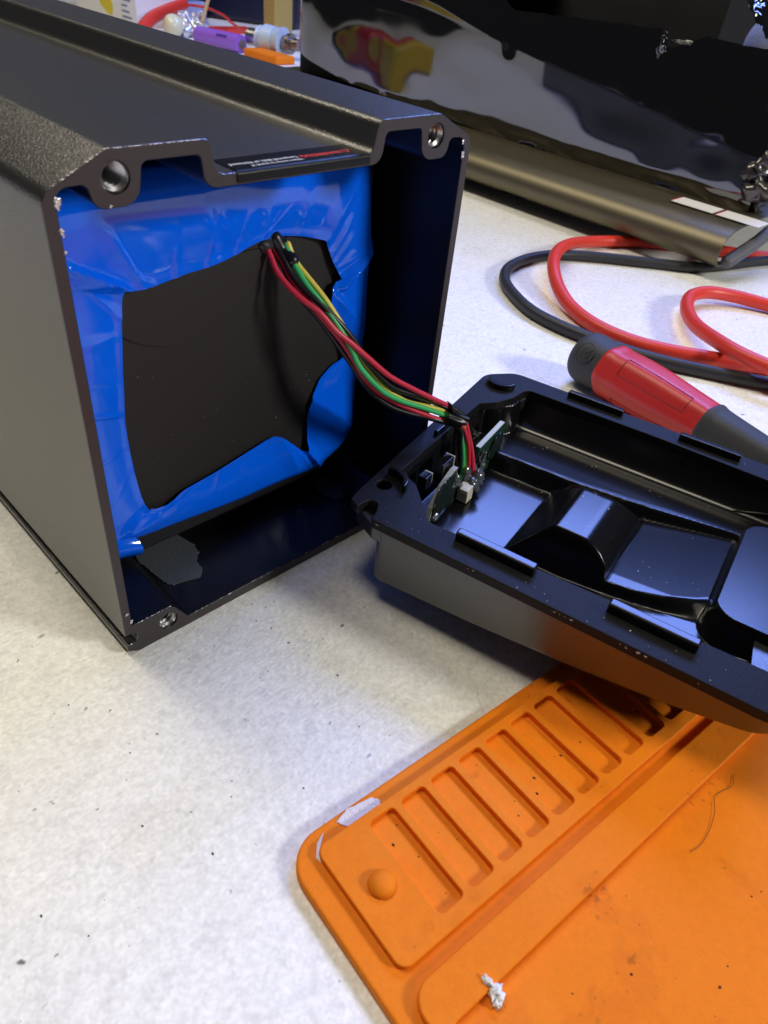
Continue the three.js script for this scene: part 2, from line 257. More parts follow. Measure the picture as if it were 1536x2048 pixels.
// ------------------------------------------------------------------ cell pack inside, edges wrapped in blue film
{
  const t = thing('battery_pack', 'cell pack with black end board and blue plastic wrap inside the housing', 'battery pack', [0, 0, 0]);
  const core = slab([[3.2, -21.5], [83.6, -21.5], [83.6, -360], [3.2, -360]], 6, 90.5, [], 1); obj('core', core, mat.blackMatte, t);
  const bp = []; const board = obj('end_board', box(72, 76, 1.2, 44, 48.5, -21.5, 0.4), mat.fishpaper, t);
  const lint = []; for (let k = 0; k < 14; k++) { const s = 0.06 + rnd() * rnd() * 0.12; lint.push(blob(s * (1 + rnd()), s, 0.05, 20 + rnd() * 50, 24 + rnd() * 46, -20.88, 0.5, 2, k, 6)); } obj('lint', lint, phys({ color: lin(0.3, 0.29, 0.27), roughness: 0.9 }), board).userData = { kind: 'stuff' };
  // half-round paper flap with a lifted lower edge
  const fl = []; for (let k = 0; k <= 24; k++) { const a = Math.PI + Math.PI * k / 24; fl.push([34 + 17.5 * Math.cos(a), 66 + 9.5 * Math.sin(a)]); } fl.push([51, 73], [17, 73]);
  { const g = new THREE.ExtrudeGeometry(shapeOf(fl), { depth: 0.5, bevelEnabled: false }); g.translate(0, 0, -20.95); obj('paper_flap', g, mat.fishpaper, board); }
  const hole = [[17.8, 20.1], [19.9, 18.8], [23, 18.5], [27.7, 20.6], [35.6, 21.8], [45.5, 23.9], [53.8, 25.6], [55.8, 24.9], [59.4, 21.4], [63.1, 17.4], [64.7, 17.2], [64.8, 24.1], [64.7, 26.8], [66, 31.8], [68.8, 36.9], [72.5, 39.6], [75.9, 40.6], [76, 42.4], [73.7, 47], [71.5, 52.3], [70.1, 57.3], [70.3, 60.5], [71.6, 62.3], [74.9, 59.9], [70.7, 66.8], [68.3, 72.2], [62, 74], [57.5, 74.7], [53.1, 74.9], [49.4, 74.2], [42.7, 72.4], [36.2, 71.6], [32.7, 71.3], [25.5, 70.2], [21.7, 70.2], [19.6, 71.1], [18.2, 64], [16.8, 55.2], [16.1, 44.3], [16.6, 29.5], [17.1, 23.6]];
  // densify inner edge
  const IN = []; hole.forEach(([a, b], i) => { const [c, d] = hole[(i + 1) % hole.length], n = Math.max(2, Math.round(Math.hypot(c - a, d - b) / 0.55)); for (let k = 0; k < n; k++) IN.push([lerp(a, c, k / n), lerp(b, d, k / n)]); });
  // light smoothing keeps the corners of the folds
  for (let q = 0; q < 1; q++) { const c = IN.map(p => [...p]); IN.forEach((p, i) => { const a = c[(i + IN.length - 1) % IN.length], b = c[(i + 1) % IN.length]; p[0] = (a[0] + 2 * c[i][0] + b[0]) / 4; p[1] = (a[1] + 2 * c[i][1] + b[1]) / 4; }); }
  const OUT = (() => {                                              // pack silhouette, slack right side and sagging lower edge
    const pts = round([[3, 14, 3], [8, 12.6], [24, 10.4], [45, 8.2, 10], [66, 7.4, 8], [80, 12, 6], [83.2, 18, 4], [83.6, 34], [84.8, 50, 20], [84.4, 66, 10], [83.2, 80], [82, 90.5, 4], [3, 90.5, 4]], 8), o = [];
    pts.forEach(([a, b], i) => { const [c, d] = pts[(i + 1) % pts.length], n = Math.max(1, Math.round(Math.hypot(c - a, d - b) / 0.5)); for (let k = 0; k < n; k++) o.push([lerp(a, c, k / n), lerp(b, d, k / n)]); });
    return o;
  })();
  // pair inner with outer points by direction from the middle, blended with arc length
  const ctr = [43, 48], ang = p => Math.atan2(p[1] - ctr[1], p[0] - ctr[0]);
  const NI = 520, inner = [], outer = [];
  const lenI = [0]; IN.forEach((p, i) => { const b = IN[(i + 1) % IN.length]; lenI.push(lenI[i] + Math.hypot(b[0] - p[0], b[1] - p[1])); });
  const at = s => { let i = 0; while (i < IN.length - 1 && lenI[i + 1] < s) i++; const b = IN[(i + 1) % IN.length], f = (s - lenI[i]) / (lenI[i + 1] - lenI[i] || 1); return [lerp(IN[i][0], b[0], f), lerp(IN[i][1], b[1], f)]; };
  for (let i = 0; i < NI; i++) inner.push(at(i / NI * lenI[IN.length]));
  const uo = OUT.map(p => ang(p));
  let un = inner.map(p => ang(p)); for (let i = 1; i < NI; i++) { while (un[i] - un[i - 1] > Math.PI) un[i] -= 6.283185; while (un[i] - un[i - 1] < -Math.PI) un[i] += 6.283185; }
  for (let q = 0; q < 160; q++) { const c = un.slice(); for (let i = 0; i < NI; i++) { const a = i ? c[i - 1] : c[NI - 1] - 6.283185 * Math.sign(c[NI - 1] - c[0]), b = i < NI - 1 ? c[i + 1] : c[0] + 6.283185 * Math.sign(c[NI - 1] - c[0]); un[i] = (a + 2 * c[i] + b) / 4; } }
  for (let i = 0; i < NI; i++) { let best = 0, bd = 9; for (let k = 0; k < OUT.length; k++) { let d = Math.abs(uo[k] - un[i]); d = Math.abs(((d + Math.PI) % 6.283185) - Math.PI); if (d < bd) { bd = d; best = k; } } outer.push(OUT[best]); }
  for (let q = 0; q < 3; q++) { const c = outer.map(p => [...p]); outer.forEach((p, i) => { const a = c[(i + NI - 1) % NI], b = c[(i + 1) % NI]; p[0] = (a[0] + 2 * c[i][0] + b[0]) / 4; p[1] = (a[1] + 2 * c[i][1] + b[1]) / 4; }); }
  const segD = (x, y, [ax, ay, bx, by]) => { const dx = bx - ax, dy = by - ay, tt = Math.max(0, Math.min(1, ((x - ax) * dx + (y - ay) * dy) / (dx * dx + dy * dy))); const px = ax + dx * tt - x, py = ay + dy * tt - y; return [Math.hypot(px, py), tt, Math.sign((x - ax) * dy - (y - ay) * dx)]; };
  // pleats: line, height, half width, sharper on one side
  const folds = [[[20.5, 71, 5, 80], 1.5, 2.6, 1], [[18, 72, 3, 75], 0.9, 3.4, -1], [[24, 70.5, 18, 82], 0.6, 3, 1], [[18.5, 20, 4, 13], 1.3, 2.4, -1], [[30, 20, 10, 13.5], 0.5, 3, 1], [[63.8, 18, 70, 9], 1.6, 2.6, 1], [[56, 25, 62, 12], 0.9, 4, -1], [[73.5, 60.5, 84, 68], 1.3, 3, 1], [[70.6, 60, 78, 52], 0.7, 3, -1], [[75.5, 42, 84, 40], 0.9, 3, 1], [[66, 32, 80, 20], 0.9, 2.6, -1], [[69, 72, 79, 88], 0.7, 4, 1], [[40, 72, 36, 90], 0.4, 6, 1]];
  for (let k = 0; k < 30; k++) { const a = inner[Math.floor(rnd() * NI)], an = Math.atan2(a[1] - ctr[1], a[0] - ctr[0]) + (rnd() - 0.5) * 1.3, L = 4 + rnd() * 9; folds.push([[a[0] + (rnd() - 0.2) * 3 * Math.cos(an), a[1] + (rnd() - 0.2) * 3 * Math.sin(an), a[0] + L * Math.cos(an), a[1] + L * Math.sin(an)], 0.12 + rnd() * 0.28, 0.7 + rnd() * 1.4, rnd() < 0.5 ? 1 : -1]); }
  const zAt = (x, y, s) => {
    let z = -19.9 + 1.1 * Math.sin(Math.PI * Math.min(1, s * 1.05)) * 0.9 + 0.35 * ss(0.12, 0, s);
    for (const [l, h, w, sd] of folds) { const [d, tt, sg] = segD(x, y, l); const ww = sg === sd ? w * 0.35 : w; if (d < ww) z += h * (1 - d / ww) * (1 - d / ww * 0.4) * (0.35 + 0.65 * (1 - Math.abs(tt - 0.35))); }
    z += (fbm(x * 0.055 + 3, y * 0.055, 512, 1) - 0.5) * 2; return Math.max(z, -20.7 + 0.1 * s);
  };
  const NS = 26, BACK = 8, g = sheet(NI, NS + BACK, (u, v) => {
    const i = Math.round(u * NI) % NI, j = Math.round(v * (NS + BACK)), a = inner[i], b = outer[i];
    if (j <= NS) { const s = j / NS, e = Math.max(0, (s - 0.8) / 0.2), x = lerp(a[0], b[0], s < 0.8 ? s : s), y = lerp(a[1], b[1], s); return [x, y, zAt(x, y, s) * 1 - e * e * 2.6]; }
    const k = (j - NS) / BACK, dx = b[0] - ctr[0], dy = b[1] - ctr[1], l = Math.hypot(dx, dy), bulge = 0.5 * Math.sin(Math.PI * Math.min(1, k * 4)); return [b[0] + dx / l * bulge, b[1] + dy / l * bulge, lerp(zAt(b[0], b[1], 1) - 2.6, -70, k * k)];
  }, 0.14);
  mat.blueWrap.side = THREE.DoubleSide;
  obj('blue_wrap', g, mat.blueWrap, t).userData = { label: 'wrinkled shiny blue plastic wrap with ragged opening' };
  obj('wrap_tail', sheet(16, 16, (u, v) => [3 + 10.5 * u + 0.6 * Math.sin(v * 3), 15 - 5.2 * v + 1.1 * Math.sin(u * 2.6) - 0.8 * u, -17.6 + 1.6 * Math.sin(v * 3.1) - 1.6 * (1 - u)], 0.15), mat.blueWrap, t);
}

// ------------------------------------------------------------------ wires from the pack to the end cap
{
  const t = thing('wire_harness', 'bundle of thin red, yellow, green and black wires from pack to end cap', 'wires');
  const R = 0.66, w = (n, m, pts, label) => { obj(n, tube(pts, R, 160, 10), m, t).userData = { label }; };
  w('wire', mat.redWire, [[53.7, 73.3, -21.3], [53.1, 72.4, -20.3], [53.0, 71.2, -19.1], [52.9, 69.1, -17.1], [53.7, 66.7, -14.4], [55.3, 64.3, -11.3], [57.7, 62.0, -8.4], [60.3, 58.1, -5.6], [63.4, 55.0, -3.5], [67.1, 51.2, -1.6], [72.4, 46.0, 0.5], [78.2, 41.9, 2.2], [85.3, 37.3, 4.1], [91.2, 33.4, 5.3], [94.2, 30.2, 8.1], [95.1, 25.9, 9.8], [95.8, 21.0, 11.5], [95.9, 14.8, 13.2]], 'red wire lying on top of the bundle');
  w('wire', mat.redWire, [[54.6, 73.3, -20.7], [55.0, 71.8, -19.5], [55.5, 70.0, -17.9], [55.8, 68.0, -16.4], [56.6, 65.4, -14.2], [57.8, 62.7, -11.8], [60.0, 58.9, -8.7], [62.5, 54.9, -6.1], [64.5, 51.1, -4.4], [66.7, 46.6, -2.9], [70.2, 42.1, -1.1], [74.3, 38.8, 0.5], [81.0, 34.6, 2.9], [89.3, 30.2, 5.9], [93.2, 28.8, 8.2], [94.8, 23.9, 10.3], [95.1, 18.8, 11.5], [95.0, 14.6, 12.2]], 'red wire below the green one');
  w('wire', mat.yellowWire, [[57.2, 73.5, -18.8], [57.4, 72.0, -18.0], [57.8, 70.0, -16.5], [59.1, 67.1, -13.6], [60.7, 63.8, -10.5], [62.3, 60.1, -7.9], [64.7, 54.7, -5.1], [67.9, 48.5, -2.9], [72.2, 42.6, -0.8], [77.9, 37.9, 1.4], [83.8, 35.2, 3.1], [90.4, 32.4, 5.3], [93.9, 30.0, 7.9], [94.7, 24.4, 9.7], [95.0, 19.4, 11.0], [94.6, 14.5, 11.7]], 'yellow wire');
  w('wire', mat.greenWire, [[56.8, 73.2, -19.0], [56.8, 71.2, -17.2], [57.1, 69.0, -15.3], [57.6, 66.8, -13.1], [58.9, 64.0, -10.4], [61.1, 59.3, -6.6], [63.5, 54.0, -4.0], [65.1, 49.7, -2.7], [68.1, 45.4, -1.0], [71.4, 41.9, 0.3], [75.8, 38.9, 1.8], [83.0, 35.2, 3.8], [90.1, 31.3, 5.8], [92.8, 29.4, 7.8], [93.7, 24.5, 9.1], [94.1, 19.4, 10.3], [94.0, 14.4, 11.1]], 'green wire');
  w('wire', mat.blackWire, [[55.0, 73.5, -20.5], [55.0, 72.2, -19.1], [55.3, 70.8, -17.7], [55.6, 68.4, -15.6], [56.6, 66.1, -13.1], [58.5, 63.7, -10.2], [61.9, 59.2, -6.3], [64.5, 55.3, -4.1], [67.2, 50.1, -2.3], [70.4, 46.0, -0.8], [73.9, 42.5, 0.5], [78.9, 39.8, 1.9], [84.7, 37.0, 3.4], [90.9, 33.1, 5.2], [92.9, 28.6, 7.5], [93.2, 21.3, 8.8], [93.4, 14.3, 10.4]], 'black wire between the red ones');
  w('wire', mat.blackWire, [[55.9, 73.8, -19.9], [57.4, 70.5, -17.4], [58.8, 67.2, -14.4], [60.7, 62.9, -10.9], [63.3, 57.4, -7.4], [66.4, 51.2, -4.6], [69.8, 46.4, -2.7], [74.9, 42.1, -0.5], [81.1, 38.4, 1.7], [86.8, 35.4, 3.7], [90.9, 32.6, 5.7], [92.3, 29.4, 7.2], [92.6, 22.8, 8.1], [92.9, 14.1, 9.8]], 'black wire');
  w('wire', mat.blackWire, [[55.2, 73.3, -20.3], [55.7, 69.3, -18.5], [56.5, 64.7, -15.3], [59.7, 58.9, -10.4], [62.5, 53.5, -7.1], [65.1, 48.7, -4.9], [67.3, 44.6, -3.3], [70.3, 40.5, -1.6], [74.3, 36.9, 0.3], [79.5, 34.1, 2.2], [83.1, 32.6, 3.5], [89.3, 29.9, 6.3], [92.7, 28.0, 8.3], [93.3, 23.1, 9.2], [93.7, 14.6, 10.4]], 'black wire hanging lowest of the bundle');
  const tape = sheet(40, 8, (u, v) => { const a = u * 6.283, r = 2.5 + 0.35 * Math.sin(a * 3 + v * 4) + 0.3 * Math.sin(a * 7 + v); const c = [lerp(89.6, 93.4, v), lerp(32.4, 29.9, v), lerp(5.4, 8, v)]; return [c[0] + r * (0.45 * Math.cos(a) - 0.2 * Math.sin(a)), c[1] + r * (0.75 * Math.cos(a) + 0.3 * Math.sin(a)) * 0.95, c[2] + r * Math.sin(a) * 0.9]; }, 0.2);
  const flap = sheet(8, 8, (u, v) => [90.2 + 4.2 * u, 34.2 + 0.9 * (1 - u) * (1 - v) - 3 * u + 0.3 * Math.sin(v * 5), 4.6 + 2.6 * v + 1.6 * u], 0.2);
  obj('binding_tape', [tape, flap], mat.blackWire, t).userData = { label: 'wrap of black tape around the wires' };
  obj('joint_sleeve', [tube([[55.2, 74.5, -20.6], [56.2, 72, -19.4], [57, 70.6, -17]], 1.5, 30, 10), blob(3.2, 2.2, 1.2, 54.6, 73.6, -21, 0.4, 2)], mat.blackWire, t);
}

// ------------------------------------------------------------------ moulded end cap
const capTurn = THREE.MathUtils.degToRad(13), capAt = [52.7, 0, 11];
{
  const t = thing('end_cap', 'hollow black plastic end cap turned open side up beside the housing', 'end cap', capAt, capTurn);
  const yb = u => interp([[0, 7], [10, 7], [35, 8.6], [58, 11], [75, 13.6], [95, 18], [110, 20]], u);
  const smin = (a, b, k) => { const h = Math.max(0, Math.min(1, 0.5 + 0.5 * (b - a) / k)); return lerp(b, a, h) - k * h * (1 - h); }, smax = (a, b, k) => -smin(-a, -b, k);
  const rr = (x, y, cx, cy, hx, hy, r) => { const qx = Math.abs(x - cx) - hx + r, qy = Math.abs(y - cy) - hy + r; return Math.hypot(Math.max(qx, 0), Math.max(qy, 0)) + Math.min(Math.max(qx, qy), 0) - r; };
  const floorY = u => interp([[0, 9], [45, 9], [60, 10.3], [80, 12], [96, 14]], u);
  const H = (v, u) => {
    let y = floorY(u);
    // shallow curved deck to the right of the hump
    const c = interp([[54, 24.5], [62, 26.6], [69, 29], [75, 32.6], [81, 38]], u), l = interp([[56, 25.4], [80, 27.4]], u);
    if (u > 53) y += (3 * ss(0, 1, (v - l) / Math.max(0.9, c - l)) - 0.065 * Math.max(0, v - 30)) * ss(54, 56, u);
    // ledge along the far side
    const l0 = interp([[8, 54.6], [36, 55.7], [50, 57.4], [77, 63]], u), l1 = l0 + interp([[8, 2.4], [50, 3.4], [77, 2.6]], u);
    const far = Math.max(0, (v - 69.5) / 7.8); y = smax(y, smin(14.3, y - 1 + Math.max(0, v - l0) * 4, 0.5) - 0.05 * Math.max(0, v - l1) + 9 * far * far * far * far, 0.5);
    // raised block with sloping left side
    let h = 21.2 - 0.075 * Math.max(0, u - 46.5) ** 2; h = smin(h, 9 + (u - 30.4) * 1.3, 1.6); h = smin(h, 9 + (v - 25.4) * 7, 4.2); h = smin(h, 9 + (56 - u) * 7, 3.5); h = smin(h, 21.4 - (v - 47.5) * 1.25, 2.5); y = smax(y, h, 0.7);
    // flat plate at the right
    const p = rr(v, u, 43.5, 92, 20.8, 13.6, 6); y = smax(y, 20.9 - 0.03 * (v - 22) - Math.max(0, p) * 9, 0.5);
    // surrounding walls and the shelf behind the circuit board
    const w = rr(v, u, 41.6, 49.4, 35.9, 46.9, 3); y = smax(y, 22.7 + Math.min(0, w + 0.05) * 12, 0.8);
    if (v < 16 && u < 14) y = smax(y, 22.6 - Math.max(0, Math.hypot(v - 6, u - 4) - 9.4) * 9, 0.5);
    if (v > 58 && u < 10) y = smax(y, 22.6 - Math.max(0, Math.hypot(v - 73, u) - 9.6) * 9, 0.5);
    return Math.min(y, 22.7);
  };
  const g = sheet(236, 290, (a, b) => { const v = lerp(1.5, 81.5, a), u = lerp(-0.5, 98, b); return [v, H(v, u), u]; });
  { const ix = g.index.array; for (let i = 0; i < ix.length; i += 3) { const k = ix[i + 1]; ix[i + 1] = ix[i + 2]; ix[i + 2] = k; } g.computeVertexNormals(); }
  obj('interior', g, mat.abs, t).userData = { label: 'shiny black moulded inside of the cap' };
  // rim
  const outer = round([[-2.7, 12, 0], [-2.7, 7.4, 0.8], [0.6, 6.6, 0.9], [3, 5.4, 1], [3.2, 3.4, 1], [1.2, 2.6, 0.8], [-1, 2.6, 0.6], [0.4, -0.4, 1.5], [4, -0.9, 1], [77, -4.4, 6], [84.2, 2.5, 6], [84.2, 100, 8], [-2.7, 100, 8]], 8);
  const inner = round([[17.4, 2.7, 0.8], [60, 2.4, 1], [64, 6, 2.5], [70, 8.6, 3], [77, 9.5, 2.5], [77.4, 50, 0], [76, 96, 4], [8, 96, 4], [7, 60, 0], [4.8, 18, 2], [9.6, 13.6, 3.5], [15, 8.4, 3.5]], 8);
  const rim = slab(outer, 22.5, 25, [inner, circle(9.8, 2.6, 1.9, 22)], 0.25); obj('rim', rim, mat.absRim, t);
  for (const [u0, u1, v] of [[25.6, 44.4, 3.9], [60.4, 78.6, 4.2]]) obj('locating_tab', box(2.2, 3.2, u1 - u0, v, 25.9, (u0 + u1) / 2, 0.45, 3), mat.abs, t);
  for (const [u0, u1, v] of [[20.6, 37.4, 81.9], [54, 70.6, 80.9], [85, 96, 80.6]]) obj('locating_tab', box(1.9, 2.6, u1 - u0, v, 25.7, (u0 + u1) / 2, 0.4, 3), mat.abs, t);
  const crescent = (cx, cz, r, a0, a1, w) => { const o = []; for (let k = 0; k <= 16; k++) { const a = lerp(a0, a1, k / 16), q = w * Math.sin(Math.PI * (0.12 + 0.76 * k / 16)); o.push([cx + (r + q / 2) * Math.cos(a), cz + (r + q / 2) * Math.sin(a)]); } for (let k = 16; k >= 0; k--) { const a = lerp(a0, a1, k / 16), q = w * Math.sin(Math.PI * (0.12 + 0.76 * k / 16)); o.push([cx + (r - q / 2) * Math.cos(a), cz + (r - q / 2) * Math.sin(a)]); } return o; };
  obj('screw_guard', slab(crescent(9.2, 2.8, 5.2, -0.35, 1.45, 1.5), 25, 27.4, [], 0.25), mat.abs, t);
  obj('screw_guard', slab(crescent(75.6, 2.2, 4.4, 1.9, 4.3, 1.8), 25, 26.8, [], 0.25), mat.abs, t);
  obj('latch_rib', box(8.6, 1.8, 1.2, 41, 25.6, 1.2, 0.3), mat.abs, t);
  // flange under the rim at the short end, and the smooth outside skirt
  obj('flange', slab(round([[9.5, 13, 0], [-1.9, 11, 0], [-1.9, 7.4, 2], [1.6, 0.4, 2], [77, -3.4, 6], [83.4, 3, 6], [83.4, 11, 0], [78, 10.5, 0], [70, 8.6, 0], [63, 2.5, 0], [16.6, 2.6, 0], [14.6, 8.4, 0]], 6), 18.6, 22.6, [], 0.3), mat.shell, t);
  const ol = round([[-2, 8.2, 2.2], [12, 8.2, 2], [13, 0.6, 2], [77, -2.4, 5], [83.4, 4, 5], [83.4, 99, 8], [-2, 99, 8]], 8), od = []; ol.forEach(([a, b], i) => { const [c, d] = ol[(i + 1) % ol.length], n = Math.max(1, Math.round(Math.hypot(c - a, d - b) / 2)); for (let k = 0; k < n; k++) od.push([lerp(a, c, k / n), lerp(b, d, k / n)]); });
  const n = od.length, cc = [40.7, 53.6], ins = ([x, z], q) => { const dx = cc[0] - x, dz = cc[1] - z, l = Math.hypot(dx, dz); return [x + dx / l * q, z + dz / l * q]; };
  const rows = [[0, 1], [0, 0.12], [0.25, 0.03], [0.8, -0.02], [12, -0.03]];
  obj('outer_skirt', sheet(n, rows.length - 1, (a, b) => { const p = od[Math.round(a * n) % n], [q, f] = rows[Math.round(b * (rows.length - 1))], [x, z] = ins(p, q); return [x, lerp(yb(p[1]), 22.6, f), z]; }), mat.shell, t).userData = { label: 'smooth dark grey outside wall of the cap' };
  mat.shell.side = THREE.DoubleSide;
  const dust = []; for (let k = 0; k < 60; k++) { const v = 10 + rnd() * 64, u = 14 + rnd() * 64, s = 0.05 + rnd() * rnd() * 0.13; dust.push(blob(s * (1 + rnd() * 2), s * 0.5, s, v, H(v, u) + 0.03, u, 0.5, 2, k, 6)); }
  for (let k = 0; k < 40; k++) { const e = rnd() < 0.6, u = rnd() * 96, v = e ? -2 + rnd() * 6.5 : 78 + rnd() * 5.4, s = 0.04 + rnd() * rnd() * 0.1; dust.push(blob(s * (1 + rnd()), s * 0.5, s, v, 25.02, Math.max(u, 8), 0.5, 2, k, 6)); }
  obj('dust', dust, phys({ color: lin(0.5, 0.5, 0.48), roughness: 0.9 }), t).userData = { kind: 'stuff', label: 'pale dust specks on the black plastic' };
  const nick = []; for (const [u, n] of [[9, 3], [33, 4], [52, 5], [55, 4], [66, 6], [70, 4], [81, 5]]) for (let k = 0; k < n; k++) { const s = 0.12 + rnd() * 0.22; nick.push(blob(s, s * 0.7, s * 1.4, -2.62 + rnd() * 0.3, 24.6 - rnd() * 0.6, u + (rnd() - 0.5) * 2, 0.6, 3, k + u, 6)); }
  obj('edge_nicks', nick, phys({ color: lin(0.45, 0.43, 0.4), roughness: 0.7 }), t).userData = { kind: 'stuff', label: 'pale nicks along the rim edge' };
  obj('connector_block', slab(round([[20, 14, 3], [62, 14, 3], [62, 42, 3], [20, 42, 3]]), 0, 5.5, [], 0.6), mat.absRim, t);
}

// ------------------------------------------------------------------ circuit board standing in the cap
{
  const t = thing('circuit_board', 'small green circuit board with clear coating standing inside the black end cap', 'circuit board', capAt, capTurn);
  const ex = (pts, u, d, b = 0) => { const g = new THREE.ExtrudeGeometry(shapeOf(pts), { depth: d, bevelEnabled: b > 0, bevelThickness: b, bevelSize: b, bevelOffset: -b, bevelSegments: 3 }); g.translate(0, 0, u); return g; };
  const o = [[20.6, 9.2], [22, 14], [26, 18.4], [31.5, 20.6], [33.5, 20.6], [34.2, 15], [45.5, 15], [46.2, 20.2], [61, 21.4], [62.5, 20.8], [62.4, 15], [60.5, 9.2]];
  const pcb = obj('board', ex(o, 9.3, 1.3), mat.pcb, t);
  const edge = (a, b) => { const l = Math.hypot(b[0] - a[0], b[1] - a[1]), g = new THREE.BoxGeometry(l, 0.3, 1.34); g.rotateZ(Math.atan2(b[1] - a[1], b[0] - a[0])); g.translate((a[0] + b[0]) / 2, (a[1] + b[1]) / 2 + 0.1, 9.95); return g; };
  obj('board_edge', [edge(o[0], o[1]), edge(o[1], o[2]), edge(o[2], o[3]), edge(o[3], o[4]), edge(o[7], o[8])], mat.pcbEdge, pcb);
  obj('coating', [blob(5.6, 5.2, 0.9, 28, 14, 10.7, 0.35, 1.6, 3), blob(4.4, 4.2, 0.9, 57.4, 15.6, 10.7, 0.5, 2, 9)], mat.coating, t);
  obj('solder_joint', blob(1.5, 1.3, 0.9, 23.6, 11, 10.9, 0.2, 2), mat.steel, t);
  obj('sealant', [blob(3.6, 3, 2.6, 42, 13.4, 12, 0.7, 2.6, 5, 32), blob(1.6, 3.6, 1, 47.6, 15.2, 11.2, 0.7, 3, 8, 20), blob(1.2, 1.2, 1, 35.6, 13.6, 11, 0.5, 3, 2, 16), blob(1.4, 2, 0.8, 33, 16.6, 10.8, 0.6, 3, 12, 16)], mat.silicone, t);
  obj('plug_housing', [box(3.4, 4.6, 3.2, 37, 11.6, 12.4, 0.25), box(1, 1.2, 3.4, 35.2, 13.2, 12.4, 0.15)], mat.ivory, t);
  const relay = obj('relay', [box(6, 5.2, 2.6, 31.4, 20.4, 7.4, 0.3), box(3.2, 3.6, 2.6, 24, 20, 6.2, 0.3)], mat.abs, t);
  obj('relay_edge', [box(0.5, 4.6, 2.7, 34.6, 20.6, 7.4, 0.1), box(0.5, 3, 2.2, 25.8, 20.2, 6.2, 0.1), box(2.2, 2.4, 0.4, 43, 20.6, 5, 0.1)], mat.pcbEdge, relay);
}

// ------------------------------------------------------------------ orange silicone mat
{
  const th = 5.3, t = thing('silicone_mat', 'orange silicone repair mat with moulded slots under the end cap', 'mat', [-2.5, 0, 57.5], -THREE.MathUtils.degToRad(th));
  obj('base', slab(round([[0, -1, 7], [190, -1, 7], [190, 130, 7], [0, 130, 7]], 10), 0, 2.5, [], 0.6), mat.orange, t);
  const slots = []; for (let k = 0; k < 11; k++) { const a = 15 + 7.25 * k; slots.push(round([[a, 4.2, 1], [a + 5.5, 4.2, 1], [a + 5.5, 23.5, 1], [a, 23.5, 1]], 5)); }
  obj('slotted_tray', slab(round([[4.7, 2.5, 2.2], [170, 2.5, 2.2], [170, 26.3, 2.2], [4.7, 26.3, 2.2]], 8), 2.46, 4, slots, 0.28), mat.orange, t);
  const dome = new THREE.SphereGeometry(2.45, 28, 12, 0, 6.2832, 0, Math.PI / 2); dome.scale(1, 0.72, 1); dome.translate(10.3, 4.15, 14.1); obj('round_nub', dome, mat.orange, t);
  obj('work_area_frame', slab(round([[3.4, 28.9, 4], [186, 28.9, 4], [186, 126, 4], [3.4, 126, 4]], 8), 2.46, 4.1, [round([[5.6, 36, 1.6], [180, 36, 3], [180, 120, 3], [5.6, 120, 1.6]], 6)], 0.4), mat.orange, t);
  // dried white paint on the corner
  const sm = [[12.2, 2.3], [19.6, 2.3], [19.9, 1.4], [18.8, 0.1], [14, -0.6], [11, 0.2], [11.4, 1.2]]; const sd = []; sm.forEach(([a, b], i) => { const [c, d] = sm[(i + 1) % sm.length]; for (let k = 0; k < 6; k++) sd.push([lerp(a, c, k / 6) + (rnd() - 0.5) * 0.35, lerp(b, d, k / 6) + (rnd() - 0.5) * 0.25]); });
  obj('paint_smear', [slab(sd, 2.5, 2.72, [], 0.08), blob(0.5, 0.4, 0.35, 9.4, 2, -0.9, 0.6, 3, 4, 10), slab([[4.4, 3.4], [6, 1.4], [8, 0.4], [7, 1.4], [5.2, 3], [4.6, 4.6]], 2.48, 2.62)], mat.whitePaint, t).userData = { label: 'dried white paint smear on the mat corner' };
}
